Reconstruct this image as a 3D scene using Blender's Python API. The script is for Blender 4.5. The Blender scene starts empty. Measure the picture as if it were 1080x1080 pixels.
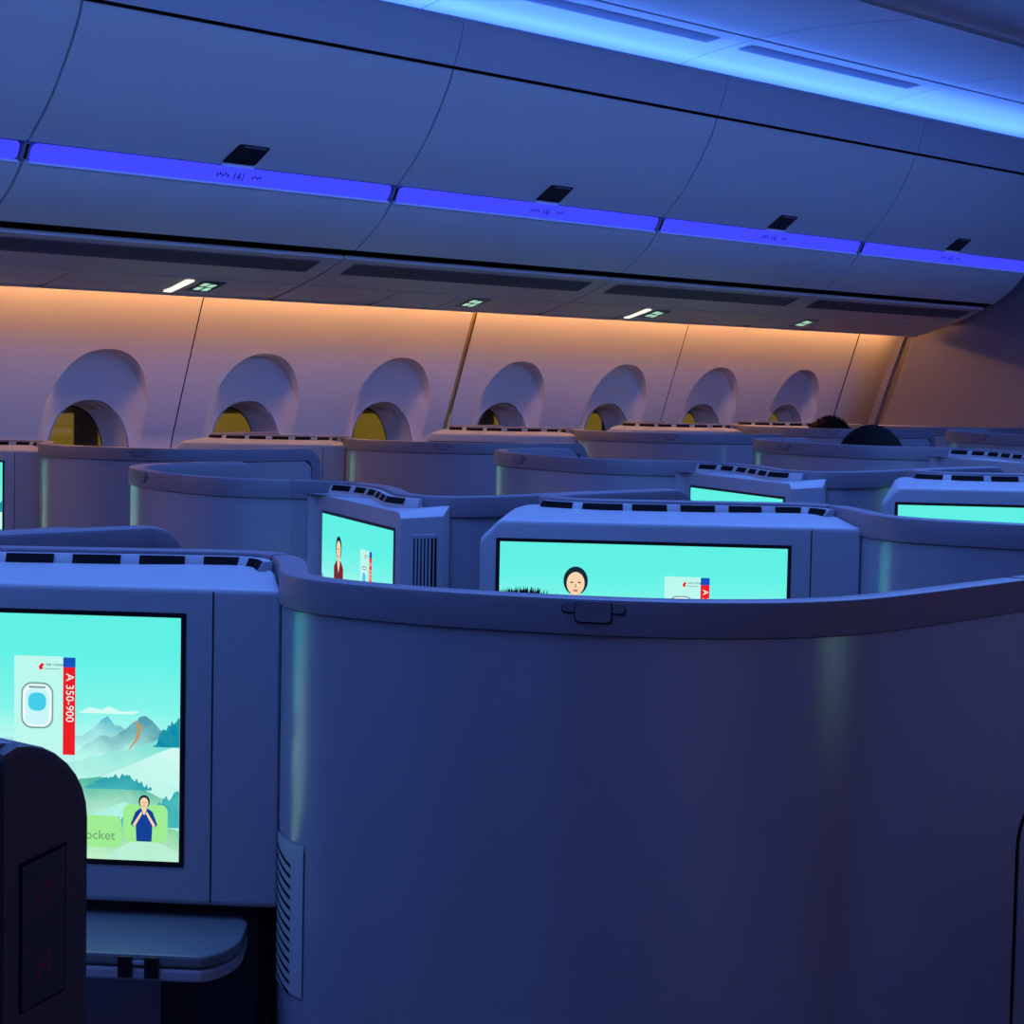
import bpy, bmesh, math, random
from mathutils import Vector, Matrix
random.seed(4)
C = bpy.context.scene.collection
H = 1.37; SL = .0155; YC2 = 4.26

# ------------------------------------------------------------------ materials
def mat(name, col, rough=.5, metal=0., emit=None, es=0., spec=.5, noise=0., nscale=40., bump=0., bscale=400.):
    m = bpy.data.materials.new(name); m.use_nodes = True
    nt = m.node_tree; b = nt.nodes['Principled BSDF']
    b.inputs['Base Color'].default_value = (*col, 1); b.inputs['Roughness'].default_value = rough
    b.inputs['Metallic'].default_value = metal; b.inputs['Specular IOR Level'].default_value = spec
    if name == 'shell plastic': b.inputs['IOR'].default_value = 1.75
    if emit:
        b.inputs['Emission Color'].default_value = (*emit, 1); b.inputs['Emission Strength'].default_value = es
    tc = nt.nodes.new('ShaderNodeTexCoord')
    if noise:
        n = nt.nodes.new('ShaderNodeTexNoise'); n.inputs['Scale'].default_value = nscale; n.inputs['Detail'].default_value = 4
        r = nt.nodes.new('ShaderNodeMixRGB'); r.blend_type = 'MIX'
        r.inputs[1].default_value = (*[c*(1-noise) for c in col], 1); r.inputs[2].default_value = (*[min(1, c*(1+noise)) for c in col], 1)
        nt.links.new(tc.outputs['Object'], n.inputs['Vector']); nt.links.new(n.outputs['Fac'], r.inputs[0]); nt.links.new(r.outputs[0], b.inputs['Base Color'])
    if bump:
        n2 = nt.nodes.new('ShaderNodeTexNoise'); n2.inputs['Scale'].default_value = bscale; n2.inputs['Detail'].default_value = 2
        bp = nt.nodes.new('ShaderNodeBump'); bp.inputs['Strength'].default_value = bump; bp.inputs['Distance'].default_value = .002
        nt.links.new(tc.outputs['Object'], n2.inputs['Vector']); nt.links.new(n2.outputs['Fac'], bp.inputs['Height']); nt.links.new(bp.outputs[0], b.inputs['Normal'])
    return m

M = {}
M['shell']   = mat('shell plastic', (.25, .25, .31), .22, spec=.9, noise=.05, nscale=3, bump=.06, bscale=500)
M['console'] = mat('console plastic', (.33, .35, .40), .42, noise=.04, nscale=4, bump=.2, bscale=700)
M['rim']     = mat('rim plastic', (.15, .14, .18), .42, noise=.06, nscale=6, bump=.2, bscale=600)
M['groove']  = mat('groove black', (.004, .004, .006), .8, spec=.1)
M['black']   = mat('bezel black', (.004, .004, .006), .35)
M['shade_dark']     = mat('shaded end post', (.045, .042, .06), .5, bump=.3, bscale=500)  # pod plastic in darker charcoal: shade of the unlit face put into the colour
M['placard'] = mat('placard', (.03, .028, .042), .45)
M['redtext'] = mat('red lettering', (.22, .01, .03), .5)
M['table']   = mat('table top', (.13, .15, .16), .3, noise=.06, nscale=9)
M['tabedge'] = mat('table edge', (.30, .31, .36), .35)
M['seat']    = mat('seat fabric', (.05, .05, .09), .9, noise=.2, nscale=60, bump=.4, bscale=900)
M['bin']     = mat('bin plastic', (.74, .78, .80), .42, noise=.02, nscale=3, bump=.15, bscale=300)
M['fascia']  = mat('fascia plastic', (.66, .70, .80), .45, bump=.12, bscale=300)
M['latch']   = mat('latch dark', (.012, .012, .02), .4)
M['psu']     = mat('service panel plastic', (.66, .63, .66), .5)
M['clip']    = mat('clip grey', (.25, .26, .34), .4)
M['ceiling'] = mat('ceiling plastic', (.60, .64, .72), .33, noise=.02, nscale=2)
M['vent']    = mat('ceiling vent', (.24, .25, .40), .6)
M['wall']    = mat('sidewall plastic', (.72, .66, .68), .55, noise=.03, nscale=5, bump=.15, bscale=350)
M['reveal']  = mat('window reveal', (.60, .58, .62), .4)
M['bulk']    = mat('bulkhead laminate', (.19, .165, .20), .55, noise=.14, nscale=160)
M['carpet']  = mat('carpet', (.03, .03, .05), .95, noise=.4, nscale=200)
M['tabw']    = mat('white tab', (.92, .92, .92), .25)
M['gold']    = mat('brass trim', (.55, .36, .16), .5, metal=.2)
M['hair']    = mat('black hair', (.003, .003, .004), .8, spec=.1, noise=.3, nscale=300)
M['skin']    = mat('skin', (.42, .26, .19), .6)
M['shirt']   = mat('dark shirt', (.03, .035, .07), .9, noise=.2, nscale=80)
M['printtxt']= mat('printed text', (.012, .012, .06), .7, spec=.2)
M['tarmac']  = mat('tarmac', (.05, .045, .03), .9, noise=.3, nscale=3)
M['blue_led']= mat('blue light strip', (.02, .02, .1), .5, emit=(.045, .055, 1.0), es=1.15)
M['blue_edge']= mat('blue strip lip', (.3, .35, .6), .4, emit=(.1, .2, 1.0), es=.35)
M['cove_led']= mat('ceiling cove led', (.1, .1, .1), .5, emit=(.08, .23, 1.0), es=12.5)
M['warm_led']= mat('warm wall led', (.1, .1, .1), .5, emit=(1.0, .47, .18), es=30.)
M['warm_dim']= mat('warm wall led dim', (.1, .1, .1), .5, emit=(1.0, .45, .17), es=6.)
M['lamp_glint'] = mat('reading lamp painted glint', (.4, .4, .4), .3, emit=(1, .9, .62), es=1.6)  # emission stands in for a reflected highlight on the lamp
M['sign_on'] = mat('lit sign', (.1, .14, .12), .3, emit=(.55, 1, .72), es=.7)
M['signbase']= mat('sign lens', (.05, .075, .07), .25)

def emat(name, col, s=1.0):
    m = bpy.data.materials.new(name); m.use_nodes = True; nt = m.node_tree
    for n in list(nt.nodes): nt.nodes.remove(n)
    o = nt.nodes.new('ShaderNodeOutputMaterial'); e = nt.nodes.new('ShaderNodeEmission')
    e.inputs[0].default_value = (*col, 1); e.inputs[1].default_value = s; nt.links.new(e.outputs[0], o.inputs[0]); return m
def s2l(r, g, b): return tuple((c/255/12.92 if c/255 <= .04045 else ((c/255+.055)/1.055)**2.4) for c in (r, g, b))
ES = 1.0
def scr(name, rgb): M[name] = emat(name, s2l(*rgb), ES)
# picture on the screens: sky gradient from the top of the panel to the bottom (object Z)
def screen_sky():
    m = bpy.data.materials.new('screen picture'); m.use_nodes = True; nt = m.node_tree
    for n in list(nt.nodes): nt.nodes.remove(n)
    o = nt.nodes.new('ShaderNodeOutputMaterial'); e = nt.nodes.new('ShaderNodeEmission')
    tc = nt.nodes.new('ShaderNodeTexCoord'); sp = nt.nodes.new('ShaderNodeSeparateXYZ'); cr = nt.nodes.new('ShaderNodeValToRGB')
    mr = nt.nodes.new('ShaderNodeMapRange'); mr.inputs['From Min'].default_value = .871; mr.inputs['From Max'].default_value = 1.1215
    nz = nt.nodes.new('ShaderNodeTexNoise'); nz.inputs['Scale'].default_value = 9; nz.inputs['Detail'].default_value = 5
    ad = nt.nodes.new('ShaderNodeMath'); ad.operation = 'MULTIPLY_ADD'; ad.inputs[1].default_value = .16; 
    nt.links.new(tc.outputs['Object'], sp.inputs[0]); nt.links.new(sp.outputs['Z'], mr.inputs['Value'])
    nt.links.new(tc.outputs['Object'], nz.inputs['Vector'])
    nt.links.new(nz.outputs['Fac'], ad.inputs[0]); nt.links.new(mr.outputs[0], ad.inputs[2])
    nt.links.new(ad.outputs[0], cr.inputs[0]); nt.links.new(cr.outputs[0], e.inputs[0]); nt.links.new(e.outputs[0], o.inputs[0])
    els = cr.color_ramp.elements
    els[0].position = 0; els[0].color = (*s2l(150, 235, 190), 1); els[1].position = 1.08; els[1].color = (*s2l(96, 240, 228), 1)
    for p, c in ((.3, (170, 245, 222)), (.55, (186, 250, 240)), (.72, (128, 244, 234)), (.9, (100, 242, 230))):
        q = els.new(p); q.color = (*s2l(*c), 1)
    e.inputs[1].default_value = ES; return m
M['scr_sky'] = screen_sky()
def gmat(name, top, bot, v0, v1):
    z_ = lambda v: 1.1215-.2505*v
    m = bpy.data.materials.new(name); m.use_nodes = True; nt = m.node_tree
    for n in list(nt.nodes): nt.nodes.remove(n)
    o = nt.nodes.new('ShaderNodeOutputMaterial'); e = nt.nodes.new('ShaderNodeEmission'); tc = nt.nodes.new('ShaderNodeTexCoord'); sp = nt.nodes.new('ShaderNodeSeparateXYZ')
    mr = nt.nodes.new('ShaderNodeMapRange'); mr.inputs['From Min'].default_value = z_(v1); mr.inputs['From Max'].default_value = z_(v0)
    nz = nt.nodes.new('ShaderNodeTexNoise'); nz.inputs['Scale'].default_value = 34; nz.inputs['Detail'].default_value = 7
    ad = nt.nodes.new('ShaderNodeMath'); ad.operation = 'MULTIPLY_ADD'; ad.inputs[1].default_value = 1.1
    sb = nt.nodes.new('ShaderNodeMath'); sb.operation = 'SUBTRACT'; sb.inputs[1].default_value = .55; sb.use_clamp = True
    mx = nt.nodes.new('ShaderNodeMixRGB'); mx.inputs[1].default_value = (*s2l(*bot), 1); mx.inputs[2].default_value = (*s2l(*top), 1)
    L = nt.links.new; L(tc.outputs['Object'], sp.inputs[0]); L(sp.outputs['Z'], mr.inputs['Value']); L(tc.outputs['Object'], nz.inputs['Vector'])
    L(nz.outputs['Fac'], ad.inputs[0]); L(mr.outputs[0], ad.inputs[2]); L(ad.outputs[0], sb.inputs[0]); L(sb.outputs[0], mx.inputs[0]); L(mx.outputs[0], e.inputs[0]); L(e.outputs[0], o.inputs[0])
    M[name] = m
for n, c in dict(scr_m1=(86, 200, 208), scr_m2=(40, 160, 178), scr_m3=(120, 222, 210), scr_m4=(90, 196, 170), scr_m5=(150, 226, 178), scr_mist=(196, 250, 240),
                 scr_tree=(20, 150, 170), scr_card=(188, 248, 238), scr_red=(236, 30, 40), scr_blue=(24, 80, 190), scr_white=(235, 252, 248), scr_win=(70, 206, 236),
                 scr_winw=(200, 246, 250), scr_grey=(120, 160, 165), scr_pill=(158, 236, 148), scr_text=(110, 150, 120), scr_hair=(20, 40, 52), scr_skin=(250, 214, 176),
                 scr_dress=(120, 40, 52), scr_suit=(20, 64, 150), scr_dark=(16, 40, 60), scr_wall=(196, 150, 90), scr_lip=(190, 70, 70)).items(): scr(n, c)

gmat('scr_m1', (70, 176, 200), (190, 250, 240), .40, .58)
gmat('scr_m2', (24, 128, 158), (180, 246, 236), .42, .60)
gmat('scr_m3', (130, 226, 214), (200, 250, 240), .52, .74)
gmat('scr_m4', (84, 186, 160), (186, 240, 214), .68, .86)
gmat('scr_m5', (120, 208, 160), (190, 240, 200), .84, 1.0)
gmat('scr_mist', (214, 252, 246), (170, 242, 226), .45, .85)
gmat('scr_tree', (10, 140, 168), (90, 205, 196), .40, 1.1)
# ------------------------------------------------------------------ helpers
def tag(o, label=None, cat=None, group=None, kind=None):
    if label: o['label'] = label
    if cat: o['category'] = cat
    if group: o['group'] = group
    if kind: o['kind'] = kind
    return o
def empty(name, loc=(0, 0, 0)):
    o = bpy.data.objects.new(name, None); C.objects.link(o); o.location = loc; o.empty_display_size = .1; return o
def mk(name, vs, fs, m, parent=None, smooth=False, mats=None, mi=None, recalc=True, bevel=0, bseg=2):
    me = bpy.data.meshes.new(name); bm = bmesh.new()
    bv = [bm.verts.new(v) for v in vs]
    for i, f in enumerate(fs):
        try:
            fc = bm.faces.new([bv[k] for k in f]); 
            if mi: fc.material_index = mi[i]
        except ValueError: pass
    bmesh.ops.remove_doubles(bm, verts=bm.verts, dist=1e-6)
    if bevel:
        bmesh.ops.bevel(bm, geom=[e for e in bm.edges if len(e.link_faces) == 2 and e.calc_face_angle(0) > .5], offset=bevel, segments=bseg, profile=.6, affect='EDGES', clamp_overlap=True)
    if recalc: bmesh.ops.recalc_face_normals(bm, faces=bm.faces)
    bm.to_mesh(me); bm.free()
    for q in (mats or [m]): me.materials.append(q)
    o = bpy.data.objects.new(name, me); C.objects.link(o)
    if parent: o.parent = parent
    if smooth:
        for p in me.polygons: p.use_smooth = True
        if smooth != 'full':
            me.set_sharp_from_angle(angle=math.radians(38))
    return o
class MB:
    def __init__(s): s.v = []; s.f = []
    def add(s, v, f):
        n = len(s.v); s.v += [tuple(p) for p in v]; s.f += [[i+n for i in q] for q in f]; return s
    def box(s, x0, x1, y0, y1, z0, z1):
        return s.add([(x, y, z) for x in (x0, x1) for y in (y0, y1) for z in (z0, z1)],
                     [(0, 1, 3, 2), (4, 6, 7, 5), (0, 4, 5, 1), (2, 3, 7, 6), (0, 2, 6, 4), (1, 5, 7, 3)])
    def prism(s, poly, f0, f1):
        """poly: list of 2D; f0,f1 map 2D->3D for both ends"""
        n = len(poly); v = [f0(p) for p in poly]+[f1(p) for p in poly]
        f = [list(range(n))[::-1], [n+i for i in range(n)]]+[[i, (i+1) % n, n+(i+1) % n, n+i] for i in range(n)]
        return s.add(v, f)
    def build(s, name, m, parent=None, **k): return mk(name, s.v, s.f, m, parent, **k)
def catmull(P, step=.012):
    P = [Vector(p) for p in P]; out = []
    Q = [P[0]*2-P[1]]+P+[P[-1]*2-P[-2]]
    for i in range(1, len(Q)-2):
        a, b, c, d = Q[i-1:i+3]; n = max(2, int((c-b).length/step))
        for k in range(n):
            t = k/n
            out.append(.5*((2*b)+(c-a)*t+(2*a-5*b+4*c-d)*t*t+(3*b-a-3*c+d)*t**3))
    out.append(P[-1]); return out
def rrect(w, h, r, n=6, cx=0, cy=0):
    o = []
    for sx, sy, a0 in ((1, 1, 0), (-1, 1, 90), (-1, -1, 180), (1, -1, 270)):
        for k in range(n+1):
            a = math.radians(a0+90*k/n); o.append((cx+sx*(w/2-r)+r*math.cos(a), cy+sy*(h/2-r)+r*math.sin(a)))
    return o
def text_mesh(s, size, extr=.0):
    cu = bpy.data.curves.new('t', 'FONT'); cu.body = s; cu.size = size; cu.extrude = extr; cu.resolution_u = 3
    ob = bpy.data.objects.new('t', cu); C.objects.link(ob)
    bpy.context.view_layer.update()
    me = bpy.data.meshes.new_from_object(ob.evaluated_get(bpy.context.evaluated_depsgraph_get()))
    v = [tuple(q.co) for q in me.vertices]; f = [list(p.vertices) for p in me.polygons]
    bpy.data.objects.remove(ob); bpy.data.meshes.remove(me); return v, f

# ------------------------------------------------------------------ seat pods
ZR = 1.176
RIM = [(1.55, 2.065), (1.42, 2.068), (1.33, 2.058), (1.285, 2.03), (1.268, 1.985), (1.28, 1.93), (1.325, 1.87), (1.39, 1.80), (1.45, 1.735), (1.484, 1.693),
       (1.488, 1.650), (1.455, 1.597), (1.408, 1.543), (1.370, 1.500), (1.348, 1.458), (1.341, 1.410), (1.346, 1.35), (1.360, 1.285), (1.385, 1.215), (1.420, 1.145), (1.470, 1.075), (1.540, 1.020), (1.615, .993), (1.70, .986), (1.80, .985)]
CONR, CONL = Vector((1.395, 1.529)), Vector((1.075, 1.969))

def make_pod(name, mirror, wing_end=1.90, div_end=1.69, picture=True, placard=False):
    root = empty(name)
    fy = (lambda y: YC2-y) if mirror else (lambda y: y)
    def T(v): return (v[0], fy(v[1]), v[2])
    def B(mb, nm, m, parent=root, **k):
        mb.v = [T(v) for v in mb.v]; return mb.build(nm, m, parent, **k)
    RM = RIM if not mirror else RIM[:6]+[(1.325, 1.87), (1.38, 1.80), (1.42, 1.73), (1.440, 1.665), (1.436, 1.605), (1.408, 1.543)]+RIM[12:]
    rim_ = [(x, y if y > 1.617 else 1.617-(1.617-y)*(1.155 if mirror else 1)) for x, y in RM]
    plan = catmull([(div_end, 2.055)]+rim_+[(wing_end, rim_[-1][1])], .006)
    n = len(plan)
    def rgt(i):
        a = plan[max(0, i-1)]; b = plan[min(n-1, i+1)]; t = (b-a).normalized(); return Vector((t.y, -t.x)) * (1), t
    # right-hand side of travel = camera side
    nr = [rgt(i) for i in range(n)]
    side = [Vector((-x[0].x, -x[0].y)) * -1 for x in nr]
    # decide sign so that the offset points away from the sitter
    i0 = min(range(n), key=lambda i: (plan[i]-Vector((1.346, 1.35))).length)
    sg = 1 if side[i0].x < 0 else -1
    side = [v*sg for v in side]
    # 3D frames with rounded ends going down
    R = .055
    frames = []   # (pos, a_dir(2D), b_dir3, drop)
    def end_arc(i, fwd):
        p = plan[i]; t = nr[i][1]*(1 if fwd else -1); out = []
        for k in range(0, 9):
            a = math.radians(90*k/8)
            q = p-t*R+t*R*math.sin(a)
            out.append((Vector((q.x, q.y, ZR-R+R*math.cos(a))), side[i], Vector((t.x*math.sin(a), t.y*math.sin(a), math.cos(a)))))
        out.append((Vector((p.x, p.y, .55)), side[i], Vector((t.x, t.y, 0)))); out.append((Vector((p.x, p.y, .06)), side[i], Vector((t.x, t.y, 0))))
        return out
    k0 = next(i for i in range(n) if (plan[i]-plan[0]).length > R); k1 = max(i for i in range(n) if (plan[i]-plan[-1]).length > R)
    frames += end_arc(0, False)[::-1]
    frames += [(Vector((plan[i].x, plan[i].y, ZR)), side[i], Vector((0, 0, 1))) for i in range(k0, k1+1)]
    frames += end_arc(n-1, True)
    prof = [(-.026, -.034), (.0015, -.034), (.0035, -.0325), (.0035, -.004), (.0025, -.0012), (0, 0), (-.020, 0), (-.025, -.002), (-.0265, -.006)]
    v = []; f = []; m = len(prof)
    for (p, a, b) in frames:
        for (pa, pb) in prof: v.append((p.x+a.x*pa+b.x*pb, p.y+a.y*pa+b.y*pb, p.z+b.z*pb))
    for i in range(len(frames)-1):
        for j in range(m): f.append([i*m+j, i*m+(j+1) % m, (i+1)*m+(j+1) % m, (i+1)*m+j])
    f.append(list(range(m))); f.append([(len(frames)-1)*m+j for j in range(m)])
    mb = MB(); mb.add(v, f); rim = B(mb, 'rim_cap', M['rim'], smooth=True)
    # shell wall beneath the rim
    v = []; f = []
    ztop = ZR-.033
    idx = list(range(k0, k1+1))
    rows = []
    for i in [0]+idx+[n-1]:
        e = i in (0, n-1); q = plan[i]
        zt = ztop-.045 if e else ztop
        rows.append((q, side[i], zt))
    levels = 10
    for (q, a, zt) in rows:
        for l in range(levels+1):
            z = .02+(zt-.02)*l/levels; v.append((q.x, q.y, z))
        for l in range(levels+1):
            z = .02+(zt-.02)*(levels-l)/levels; v.append((q.x-a.x*.022, q.y-a.y*.022, z))
    w = 2*(levels+1)
    for i in range(len(rows)-1):
        for j in range(w): f.append([i*w+j, i*w+(j+1) % w, (i+1)*w+(j+1) % w, (i+1)*w+j])
    f.append(list(range(w))); f.append([(len(rows)-1)*w+j for j in range(w)])
    mb = MB(); mb.add(v, f); B(mb, 'shell_panel', M['shell'], smooth=True)
    # seam cut across the rim near the aisle corner and at the console end
    for target in ((1.47, 1.645), (1.925, .985)):
        i = min(range(n), key=lambda i: (plan[i]-Vector(target)).length)
        q = plan[i]; a = side[i]; t = nr[i][1]
        if i > k1-2: continue
        mb = MB(); pr = [(x*1.0+(.0006 if x > 0 else -.0006), y+(.0005 if y > -.01 else -.0003)) for x, y in prof]
        mb.prism(pr, lambda c: (q.x+a.x*c[0]-t.x*.0006, q.y+a.y*c[0]-t.y*.0006, ZR+c[1]), lambda c: (q.x+a.x*c[0]+t.x*.0006, q.y+a.y*c[0]+t.y*.0006, ZR+c[1]))
        B(mb, 'rim_joint', M['groove'], rim)
    # latch tab on the rim face
    i = min(range(n), key=lambda i: (plan[i]-Vector((1.4235, 1.149))).length); q = plan[i]; a = side[i]; t = nr[i][1]
    def onr(off, s, z): return (q.x+a.x*off+t.x*s, q.y+a.y*off+t.y*s, z)
    lt = None
    for (w_, h_, zc, o0, o1, m_, nm) in ((.058, .0085, ZR-.0095, .001, .0039, M['groove'], 'latch_recess'), (.0565, .0070, ZR-.0090, .001, .0042, M['rim'], 'latch_tab'), (.034, .0195, ZR-.0125, .001, .0045, M['groove'], 'latch_recess'), (.0322, .0185, ZR-.0117, .001, .0052, M['rim'], 'latch_tab')):
        mb = MB(); mb.prism(rrect(w_, h_, min(.004, h_*.45)), lambda c: onr(o0, c[0], zc+c[1]), lambda c: onr(o1, c[0], zc+c[1]))
        B(mb, nm, m_, rim)
    if not mirror and not placard:
        for (g_, of_, m_, nm_) in ((0, .0012, M['groove'], 'pocket_gap'), (.004, .0022, M['shell'], 'pocket_panel')):
            mb = MB(); mb.prism([(x, z) for x, z in rrect(.14-2*g_, .60-2*g_, .045-g_, 8, 1.997, .64)], lambda c: (c[0], .986, c[1]), lambda c: (c[0], .985-of_, c[1])); B(mb, nm_, m_, rim)
    # louvre panel low on the shell beside the console
    li = [i for i in range(n) if 1.435 < plan[i].y < 1.535 and plan[i].x < 1.45]
    pan = MB(); vv = []; ff = []
    for k, i in enumerate(li):
        q = plan[i]; a = side[i]
        for z in (.765, .915): vv.append((q.x+a.x*.0015, q.y+a.y*.0015, z+(.0 if z < .8 else 0)))
    for k in range(len(li)-1): ff.append([2*k, 2*k+1, 2*k+3, 2*k+2])
    pan.add(vv, ff); lp = B(pan, 'louvre_panel', M['console'], smooth=True)
    mb = MB()
    for r_ in range(13):
        z0 = .780+.0105*r_
        for k in range(2, len(li)-5):
            q, a = plan[li[k]], side[li[k]]; q2, a2 = plan[li[k+1]], side[li[k+1]]
            zz = z0-.0014*(k-2); z2 = z0-.0014*(k-1)
            mb.add([(q.x+a.x*.0022, q.y+a.y*.0022, zz), (q.x+a.x*.0022, q.y+a.y*.0022, zz+.0035), (q2.x+a2.x*.0022, q2.y+a2.y*.0022, z2+.0035), (q2.x+a2.x*.0022, q2.y+a2.y*.0022, z2)], [(0, 1, 2, 3)])
    B(mb, 'louvre_slots', M['groove'], lp)
    # ---- console
    cr, cl = (CONR, CONL) if not mirror else (Vector((1.46, 1.52)), Vector((1.197, 2.014)))
    bi = [i for i in range(n) if (plan[i]-plan[0]).length > 0 and plan[i].y < 2.035 and plan[i].y > 1.56 and i < i0]
    back = [plan[i]+side[i]*.005 for i in bi][::6]
    poly = [cr, cl, Vector((1.262, 2.045))]+back
    d = (cl-cr).normalized(); LN = (cl-cr).length
    nf = Vector((d.y, -d.x)); nf = nf if nf.x < 0 else -nf     # front normal
    zb, zf, zk = .826, 1.153, 1.163
    def top(p):
        dd = (p-cr).dot(-nf); return zf+(zk-zf)*min(1, max(0, dd/.1))
    me = bmesh.new(); nn = len(poly)
    vb = [me.verts.new((p.x, p.y, zb)) for p in poly]; vt = [me.verts.new((p.x, p.y, top(p))) for p in poly]
    me.faces.new(vb[::-1]); me.faces.new(vt)
    for i in range(nn): me.faces.new([vb[i], vb[(i+1) % nn], vt[(i+1) % nn], vt[i]])
    # chamfer at the top inboard corner
    pc = cl-d*(.030 if not mirror else .010); nrm = Vector((d.x, d.y, 1.0)).normalized()
    g = list(me.verts)+list(me.edges)+list(me.faces)
    r_ = bmesh.ops.bisect_plane(me, geom=g, plane_co=(pc.x, pc.y, zf), plane_no=nrm, clear_outer=True)
    bmesh.ops.holes_fill(me, edges=[e for e in me.edges if e.is_boundary])
    bmesh.ops.recalc_face_normals(me, faces=me.faces)
    bmesh.ops.bevel(me, geom=[e for e in me.edges if e.calc_face_angle(0) > .6], offset=.007, segments=3, profile=.6, affect='EDGES', clamp_overlap=True)
    mb = MB(); me.verts.index_update(); mb.add([tuple(x.co) for x in me.verts], [[x.index for x in q.verts] for q in me.faces]); me.free()
    con = B(mb, 'monitor_console', M['console'], smooth=True)
    def P(s, z, off=0.0): q = cr+d*s+nf*off; return (q.x, q.y, z)
    k = 1.0 if not mirror else .56/.544
    def slab(pts, o0, o1): mb = MB(); mb.prism(pts, lambda c: P(c[0], c[1], o0), lambda c: P(c[0], c[1], o1)); return mb
    B(slab([(.0700*k, zb+.004), (.0713*k, zb+.004), (.0713*k, zf-.004), (.0700*k, zf-.004)], -.002, .0006), 'panel_seam', M['groove'], con)
    s0, s1, z0, z1 = .1035*k, .513*k, .871, 1.1215
    B(slab([(s0-.005, z0-.006), (s1+.006, z0-.006), (s1+.006, z1+.005), (s0-.005, z1+.005)], -.003, .0012), 'screen_bezel', M['black'], con, bevel=.0006)
    # side vents on the inboard face
    e0 = cl; e1 = Vector((1.262, 2.045)); ed = (e1-e0); el = ed.length; ed = ed/el; en = Vector((ed.y, -ed.x)); en = en if en.y > 0 else -en
    def E(s, z, o): q = e0+ed*s+en*o; return (q.x, q.y, z)
    sv = MB(); sv.prism([(.018, .85), (el-.012, .85), (el-.012, 1.118), (.018, 1.118)], lambda c: E(c[0], c[1], -.002), lambda c: E(c[0], c[1], .0015))
    svo = B(sv, 'side_vent', M['console'], con, bevel=.001)
    sv = MB()
    wv = el-.03
    for zz in ((.985, 1.112), (.857, .975)):
        for q_ in range(7):
            a_ = .022+wv*q_/7*.98; b_ = a_+wv/7*(.35 if q_ < 5 else .6)
            sv.prism([(a_, zz[0]), (b_, zz[0]), (b_, zz[1]), (a_, zz[1])], lambda c: E(c[0], c[1], .001), lambda c: E(c[0], c[1], .0019))
    B(sv, 'side_vent_slots', M['groove'], svo)
    # vent strip between console top and rim
    si = [i for i in range(n) if 1.61 < plan[i].y < 2.0 and i < i0]
    prof2 = [(.0085, .02), (.034, .0), (.034, -.012), (.0085, -.012)]
    v = []; f = []
    for i in si:
        q, a = plan[i], side[i]
        v += [(q.x+a.x*.0076, q.y+a.y*.0076, 1.150), (q.x+a.x*.0076, q.y+a.y*.0076, 1.1715), (q.x+a.x*.016, q.y+a.y*.016, 1.1715), (q.x+a.x*.023, q.y+a.y*.023, 1.1605), (q.x+a.x*.023, q.y+a.y*.023, 1.150)]
    for i in range(len(si)-1):
        for j in range(5): f.append([i*5+j, i*5+(j+1) % 5, (i+1)*5+(j+1) % 5, (i+1)*5+j])
    f.append([0, 1, 2, 3, 4]); f.append([(len(si)-1)*5+j for j in range(5)])
    mb = MB(); mb.add(v, f); vs_ = B(mb, 'vent_strip', M['console'], con, smooth=True)
    acc = 0; lst = []; prev = plan[si[-1]]
    cur = []
    for i in si[::-1]:
        acc += (plan[i]-prev).length; prev = plan[i]
        ph = (acc-.006) % .069
        if .0 <= ph < .058 and acc > .006: cur.append(i)
        elif cur: lst.append(cur); cur = []
    if len(cur) > 2: lst.append(cur)
    for cu in lst:
        if len(cu) < 3: continue
        v = []; f = []
        for i in cu:
            q, a = plan[i], side[i]
            for o_, z_ in ((.0165, 1.1708), (.0223, 1.1612)): 
                v.append((q.x+a.x*(o_+.0008), q.y+a.y*(o_+.0008), z_+.0006))
        for i in range(len(cu)-1): f.append([2*i, 2*i+1, 2*i+3, 2*i+2])
        mb = MB(); mb.add(v, f); B(mb, 'vent_slot', M['groove'], vs_)
    # end block of the strip
    q, a, t = plan[si[-1]], side[si[-1]], nr[si[-1]][1]
    # ---- screen with picture; u runs left to right as the sitter sees it
    if not mirror: SA, SB = s1, s0
    else: SA, SB = s0, s1
    def U(u, v_, o): return P(SA+(SB-SA)*u, z1-(z1-z0)*v_, o)
    def flat(pts, o, nm, m_, par): 
        mb = MB(); mb.prism(pts, lambda c: U(c[0], c[1], o-.00012), lambda c: U(c[0], c[1], o)); return B(mb, nm, m_, par)
    sc_ = flat([(0, 0), (1, 0), (1, 1), (0, 1)], .0016, 'screen', M['scr_sky'], root)
    if picture:
        asp = .4095/.2505
        rr = random.Random(7)
        def ridge(u0, u1, pts, base, amp=.01, n_=60):
            out = []
            for i_ in range(n_+1):
                u = u0+(u1-u0)*i_/n_
                for (a_, b_), (c_, e_) in zip(pts, pts[1:]):
                    if a_ <= u <= c_+1e-9: vv_ = b_+(e_-b_)*(u-a_)/(c_-a_+1e-9); break
                out.append((u, min(base, vv_+rr.uniform(-amp, amp))))
            return out+[(u1, base), (u0, base)]
        def fl(pts, lay, mm): return flat(pts, .0017+lay*.00013, 'screen_picture', M[mm], sc_)
        fl(ridge(.0, 1, [(0, .42), (.12, .5), (.3, .44), (.45, .52), (.68, .52), (.76, .49), (.81, .405), (.86, .47), (.92, .5), (1, .49)], .64), 0, 'scr_m1')
        fl(ridge(.72, 1, [(.72, .58), (.77, .52), (.80, .49), (.83, .5), (.9, .41), (.915, .405), (.96, .47), (1, .51)], .66, .004), 1, 'scr_m2')
        fl([(.74, .40), (.77, .375), (.80, .385), (.82, .37), (.85, .39), (.90, .385), (.88, .40)], 1, 'scr_mist')
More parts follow.
